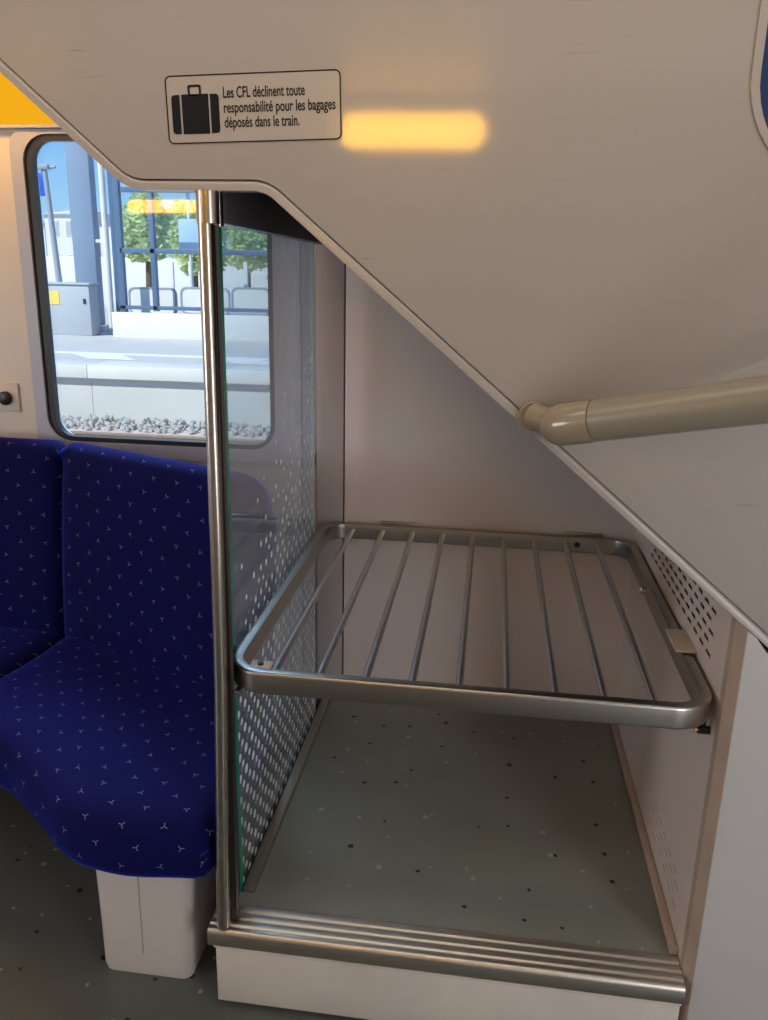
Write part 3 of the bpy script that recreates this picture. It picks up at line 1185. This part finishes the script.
M['rendert'] = plain('tan_render', (0.62, 0.46, 0.36), 0.8, var=0.08, nscale=.5)
M['rooftile'] = plain('roof_tile', (0.36, 0.22, 0.17), 0.8, var=0.1)
M['bark'] = plain('bark', (0.10, 0.07, 0.05), 0.9)
M['polegrey'] = plain('pole_grey', (0.30, 0.34, 0.40), 0.5)

struct('ground_outside', nbox(-90, 60, 2.9, PE + .02, GZ - .3, GZ), M['ballast'], 'gravelly track bed outside the window', smooth=False)
bm = nbox(-90, 60, PE + .14, 90, PZ - .30, PZ)
pf = struct('platform', bm, M['concrete'], 'concrete station platform across the tracks', smooth=False)
bm = bmesh.new()
for k in range(-12, 8):
    box(bm, k * 3.0 + .55, k * 3.0 + 3.54, PE, PE + 1.1, PZ - .27, PZ + .004, bev=.01)
obj('coping', bm, M['coping'], pf, angle=30)
bm = bmesh.new()
for k in range(-12, 8):
    box(bm, k * 3.0 + .55, k * 3.0 + 3.54, PE + .16, PE + .5, GZ - .05, PZ - .28)
obj('retaining_wall', bm, M['concrete'], pf, smooth=False)
bm = bmesh.new()
box(bm, -60, 40, PE + 2.35, PE + 2.72, PZ + .0005, PZ + .006)
for k in range(-14, 14):
    x = k * 3.4 - 6.6
    vv = [bm.verts.new((x + a_, b_, PZ + .006)) for a_, b_ in ((0, PE + 2.3), (1.25, PE + 2.3), (2.1, PE + 1.25), (.95, PE + 1.25))]
    bm.faces.new(vv)
obj('line_marking', bm, M['linepaint'], pf, smooth=False)
for k, y in enumerate((12.9, 14.42)):
    rl = obj('rail', nbox(-60, 40, y - .036, y + .036, GZ + .12, GZ + .165, bev=.008), M['rail'], None)
    obj('rail_web', nbox(-60, 40, y - .012, y + .012, GZ + .001, GZ + .12), M['rail'], rl, smooth=False)
    obj('rail_foot', nbox(-60, 40, y - .07, y + .07, GZ + .0005, GZ + .02), M['rail'], rl, smooth=False)
    tag(rl, ['rusty steel rail nearest the train', 'rusty steel rail beside the far platform wall'][k], 'rail', 'rails of the next track')
# loose ballast heaped against the platform wall
bm = bmesh.new()
rnd = random.Random(3)
for k in range(900):
    x = rnd.uniform(-13, 1)
    y = rnd.uniform(15.35, 16.28)
    h = GZ + max(0, (y - 15.4)) * .10
    r_ = rnd.uniform(.04, .09)
    mtx = Matrix.Translation((x, y, h + r_ * .3)) @ Matrix.Rotation(rnd.uniform(0, 6), 4, Vector((rnd.random(), rnd.random(), rnd.random() + .1)).normalized()) @ Matrix.Diagonal((r_, r_ * rnd.uniform(.6, 1), r_ * rnd.uniform(.5, .9), 1))
    bmesh.ops.create_icosphere(bm, subdivisions=1, radius=1, matrix=mtx)
tag(obj('ballast', bm, M['pebble'], None, smooth=False), 'loose grey ballast stones heaped at the foot of the platform wall', 'gravel', kind='stuff')

# control cabinet
t = thing('control_cabinet', 'grey steel cabinet with a yellow sticker on the platform', 'cabinet', (-12.5, 24, PZ))
obj('body', nbox(-13.65, -12.20, 23.9, 24.5, PZ, 1.10, bev=.03), M['cabinet'], t)
obj('lid', nbox(-13.7, -12.15, 23.85, 24.55, 1.10, 1.17, bev=.02), M['cabinet'], t)
obj('sticker', nbox(-13.50, -13.17, 23.885, 23.898, 0.52, 0.92), M['yellow'], t, smooth=False)
obj('lock', nbox(-12.40, -12.32, 23.87, 23.899, 0.55, 0.7, bev=.01), M['black'], t)
# broad column behind it
t = thing('canopy_column', 'broad blue grey canopy column rising behind the cabinet', 'column', (-12.6, 26, PZ))
obj('shaft', nbox(-13.62, -12.85, 25.8, 26.2, PZ + .2, 9.0, bev=.05), M['column'], t)
obj('base', nbox(-13.75, -12.7, 25.65, 26.35, PZ, PZ + .2, bev=.03), M['concrete'], t)
# thin pipes beside it
t = thing('downpipe', 'pale downpipe on the right of the broad column', 'pipe', (-12.1, 26, PZ))
obj('pipe', tube(bmesh.new(), [(-12.50, 25.9, PZ), (-12.50, 25.9, 9.0)], .10, 14), M['white'], t)
obj('bracket', nbox(-12.86, -12.42, 25.86, 25.94, 2.4, 2.5), M['white'], t)
obj('bracket', nbox(-12.86, -12.42, 25.86, 25.94, 5.4, 5.5), M['white'], t)
t = thing('slim_post', 'slim dark blue post between column and shelter', 'post', (-11.5, 25, PZ))
obj('shaft', nbox(-11.86, -11.72, 24.93, 25.07, PZ + .03, 9.0, bev=.01), M['bluesteel'], t)
obj('foot', nbox(-11.95, -11.62, 24.84, 25.16, PZ, PZ + .03), M['bluesteel'], t)

# waiting shelter
t = thing('waiting_shelter', 'blue framed glass waiting shelter on the far platform', 'shelter', (-8, 24.5, PZ))


def bar(a_, b_, zb, zt, name='post', d=.18, yy=24.0, mat='bluesteel'):
    return obj(name, nbox(a_, b_, yy - d / 2, yy + d / 2, zb, zt, bev=.01), M[mat], t)


bar(-11.25, -11.06, 0.30, 5.78)
bar(-10.20, -10.05, 0.39, 3.73)
bar(-11.01, -4.23, 3.75, 3.89, 'beam')
bar(-11.14, -4.21, 2.05, 2.19, 'beam')
bar(-11.26, -4.20, 0.43, 0.54, 'beam')
bar(-4.28, -4.05, 0.49, 5.76)
obj('roof', nbox(-11.55, -1.0, 23.0, 26.2, 6.4, 6.6, bev=.03), M['bluesteel'], t)
a_, b_, zb, zt = -11.08, -4.25, 2.19, 3.75
obj('pane', nbox(a_, b_, 23.985, 24.005, zb, zt), M['glass'], t, smooth=False)
# low white wall under the shelter
a_, b_, zb, zt = -11.36, -3.60, -0.30, 0.35
tag(obj('low_wall', nbox(a_, b_, 23.55, 23.80, PZ, zt, bev=.02), M['white'], None), 'low white wall in front of the waiting shelter', 'wall')
# seats in the shelter
for i, (a_, b_, zb, zt) in enumerate(((-11.23, -9.77, 0.30, 1.02), (-9.55, -8.08, 0.35, 1.06), (-7.93, -6.83, 0.38, 1.09), (-6.61, -5.53, 0.42, 1.12))):
    st = thing('shell_chair', ['first grey shell chair from the left in the shelter', 'second grey shell chair from the left in the shelter, cut by the steel pole', 'third grey shell chair from the left in the shelter, seen through the partition', 'rightmost grey shell chair in the shelter'][i], 'chair', ((a_ + b_) / 2, 24.6, PZ), 'shell chairs in the waiting shelter')
    bm = bmesh.new()
    prism_xz(bm, rrect(a_, b_, zb, zt, .16, 5), 24.62, 24.66)
    obj('back_shell', bm, M['white'], st)
    bm = bmesh.new()
    ring_xz(bm, rrect(a_ - .05, b_ + .05, zb - .05, zt + .05, .2, 5), rrect(a_, b_, zb, zt, .16, 5), 24.60, 24.68)
    obj('back_rim', bm, M['polegrey'], st)
    obj('seat', nbox(a_, b_, 24.1, 24.6, zb - .12, zb - .06, bev=.02), M['white'], st)
    obj('leg', nbox((a_ + b_) / 2 - .06, (a_ + b_) / 2 + .06, 24.3, 24.5, PZ, zb - .12), M['polegrey'], st, smooth=False)
# notice panels on posts behind
a_, b_, zb, zt = -9.85, -9.21, 2.21, 3.12
t = thing('platform_sign', 'pale blue panel sign on a post behind the shelter glass', 'sign', ((a_ + b_) / 2, 25.4, PZ))
obj('panel', nbox(a_, b_, 25.36, 25.40, zb, zt, bev=.01), M['ltblue'], t)
obj('post', tube(bmesh.new(), [((a_ + b_) / 2, 25.45, PZ), ((a_ + b_) / 2, 25.45, 4.2)], .05, 10), M['white'], t)
for i, (a_, b_, zt) in enumerate(((-10.65, -10.52, 1.85), (-10.00, -9.87, 1.87), (-8.14, -8.01, 1.90))):
    tag(obj('marker_post', nbox(a_, b_, 26.45, 26.55, PZ, zt, bev=.01), M['white'], None), ['white marker post left of the pale blue panel', 'white marker post below the pale blue panel', 'white marker post seen through the glass partition'][i], 'post', 'white posts behind the shelter')

tag(obj('boundary_wall', nbox(-45, 25, 47.0, 47.4, PZ, 2.35, bev=.03), M['render'], None), 'long pale wall behind the trees and the shelter', 'wall')

# street lamp with blue sign
t = thing('platform_lamp', 'tall grey lamp post with a blue sign at the left of the window', 'lamp', (-20.0, 38, PZ))
xL = -20.76
zT = 6.08
obj('mast', tube(bmesh.new(), [(xL - .05, 38, PZ), (xL - .35, 38, zT)], [.16, .11], 12), M['polegrey'], t)
obj('arm', tube(bmesh.new(), [(xL - 1.15, 38, zT), (xL + .2, 38, zT + .05)], .07, 10), M['polegrey'], t)
obj('lamp_head', nbox(xL - .75, xL - .1, 37.8, 38.2, zT - .06, zT + .14, bev=.04), M['polegrey'], t)
a_, b_, zb, zt = -21.45, -21.06, 4.86, 5.87
obj('sign_face', nbox(a_, b_, 37.95, 38.05, zb, zt, bev=.01), M['blue'], t)
obj('sign_hanger', nbox((a_ + b_) / 2 - .02, (a_ + b_) / 2 + .02, 37.98, 38.02, zt, zT), M['polegrey'], t, smooth=False)


# buildings far behind
def building(label, x0, x1, z0, yy, wallm, roofm, nw, nf):
    b_ = thing('building', label, 'building', ((x0 + x1) / 2, yy, PZ), 'houses behind the platform')
    obj('wall', nbox(x0, x1, yy, yy + 8, PZ, z0), M[wallm], b_, smooth=False)
    bm = bmesh.new()
    h = (x1 - x0) * .18
    v_ = [bm.verts.new(p) for p in ((x0 - .2, yy - .3, z0), (x1 + .2, yy - .3, z0), (x1 + .2, yy + 8.3, z0), (x0 - .2, yy + 8.3, z0),
                                    (x0 - .2, yy + 4, z0 + h), (x1 + .2, yy + 4, z0 + h))]
    for f in ((0, 1, 5, 4), (2, 3, 4, 5), (0, 4, 3), (1, 2, 5), (3, 2, 1, 0)):
        bm.faces.new([v_[i] for i in f])
    obj('roof', bm, M[roofm], b_, smooth=False)
    obj('chimney', nbox(x0 + (x1 - x0) * .3, x0 + (x1 - x0) * .3 + .6, yy + 3.6, yy + 4.2, z0 + h * .6, z0 + h + 1.0), M['rendert'], b_, smooth=False)
    w_ = (x1 - x0) / (nw * 2 + 1)
    for f in range(nf):
        for k in range(nw):
            wx = x0 + w_ * (1 + 2 * k)
            wz = z0 - 1.8 - f * 2.8
            wd = obj('window', nbox(wx, wx + w_, yy - .06, yy - .001, wz, wz + 1.3), M['white'], b_, smooth=False)
            obj('pane', nbox(wx + .08, wx + w_ - .08, yy - .09, yy - .061, wz + .08, wz + 1.22), M['cabinet'], wd, smooth=False)


building('pale house left of the broad column', -39.31, -36.17, 6.23, 70, 'render', 'render', 2, 3)
building('white house farther left at the window edge', -47.59, -45.03, 5.84, 80, 'render', 'rooftile', 2, 3)
building('pale tan roofed house between column and shelter', -29.41, -27.93, 5.04, 60, 'render', 'rendert', 2, 3)
building('low house with tan walls beside the slim post', -23.65, -22.64, 2.06, 48, 'rendert', 'rooftile', 2, 1)


# trees behind the shelter
def mat_leaf(name, col):
    mt, nt = new_mat(name)
    g = G(nt)
    n = g.noise(g.coord(), 1.4, 3)
    c = g.mixc(n, c4(*[x * .55 for x in col]), c4(*[min(1, x * 1.5) for x in col]))
    d = g.n('ShaderNodeBsdfDiffuse')
    g.put(d.inputs[0], c)
    tl = g.n('ShaderNodeBsdfTranslucent')
    g.put(tl.inputs[0], c)
    mx = g.n('ShaderNodeMixShader')
    mx.inputs[0].default_value = .35
    nt.links.new(d.outputs[0], mx.inputs[1])
    nt.links.new(tl.outputs[0], mx.inputs[2])
    g.out(mx.outputs[0])
    return mt


M['leaf'] = mat_leaf('leaves', (0.60, 0.72, 0.36))


def tree(label, cx, zb, zt, rx, yy, seed):
    rn = random.Random(seed)
    rz = (zt - zb) / 2
    t_ = thing('tree', label, 'tree', (cx, yy, PZ), 'trees behind the shelter')
    bm = bmesh.new()
    blobs = [(cx + rn.uniform(-.6, .6) * rx, yy + rn.uniform(-.6, .6) * rx, (zt + zb) / 2 + rn.uniform(-.6, .6) * rz) for _ in range(14)]
    for k in range(2600):
        b_ = rn.choice(blobs)
        v_ = Vector((rn.gauss(0, 1), rn.gauss(0, 1), rn.gauss(0, 1))).normalized() * rn.uniform(.6, 1)
        p = Vector(b_) + Vector((v_.x * rx * .45, v_.y * rx * .45, v_.z * rz * .45))
        if p.z < zb:
            continue
        s = rn.uniform(.10, .22)
        q = Vector((rn.gauss(0, 1), rn.gauss(0, 1), rn.gauss(0, 1))).normalized()
        a1, a2 = frame_axes(q)
        f = [bm.verts.new(p + s * (a1 * i + a2 * j * .6)) for i, j in ((-1, 0), (0, -1), (1, 0), (0, 1))]
        bm.faces.new(f)
    obj('foliage', bm, M['leaf'], t_, smooth=False)
    obj('trunk', tube(bmesh.new(), [(cx, yy, PZ), (cx + .1, yy, (zt + zb) / 2)], [.18, .10], 10), M['bark'], t_)


tree('leafy green tree behind the left bay of the shelter', -13.34, 1.89, 4.63, 1.11, 31, 1)
tree('leafy green tree behind the pale blue panel', -13.73, 1.44, 5.33, 1.39, 37, 2)
tree('leafy green tree seen through the glass partition', -13.19, 1.49, 5.73, 1.78, 43.5, 5)
tree('low hedge tree right of the glass partition', -8.51, 1.55, 4.71, 1.35, 37, 6)
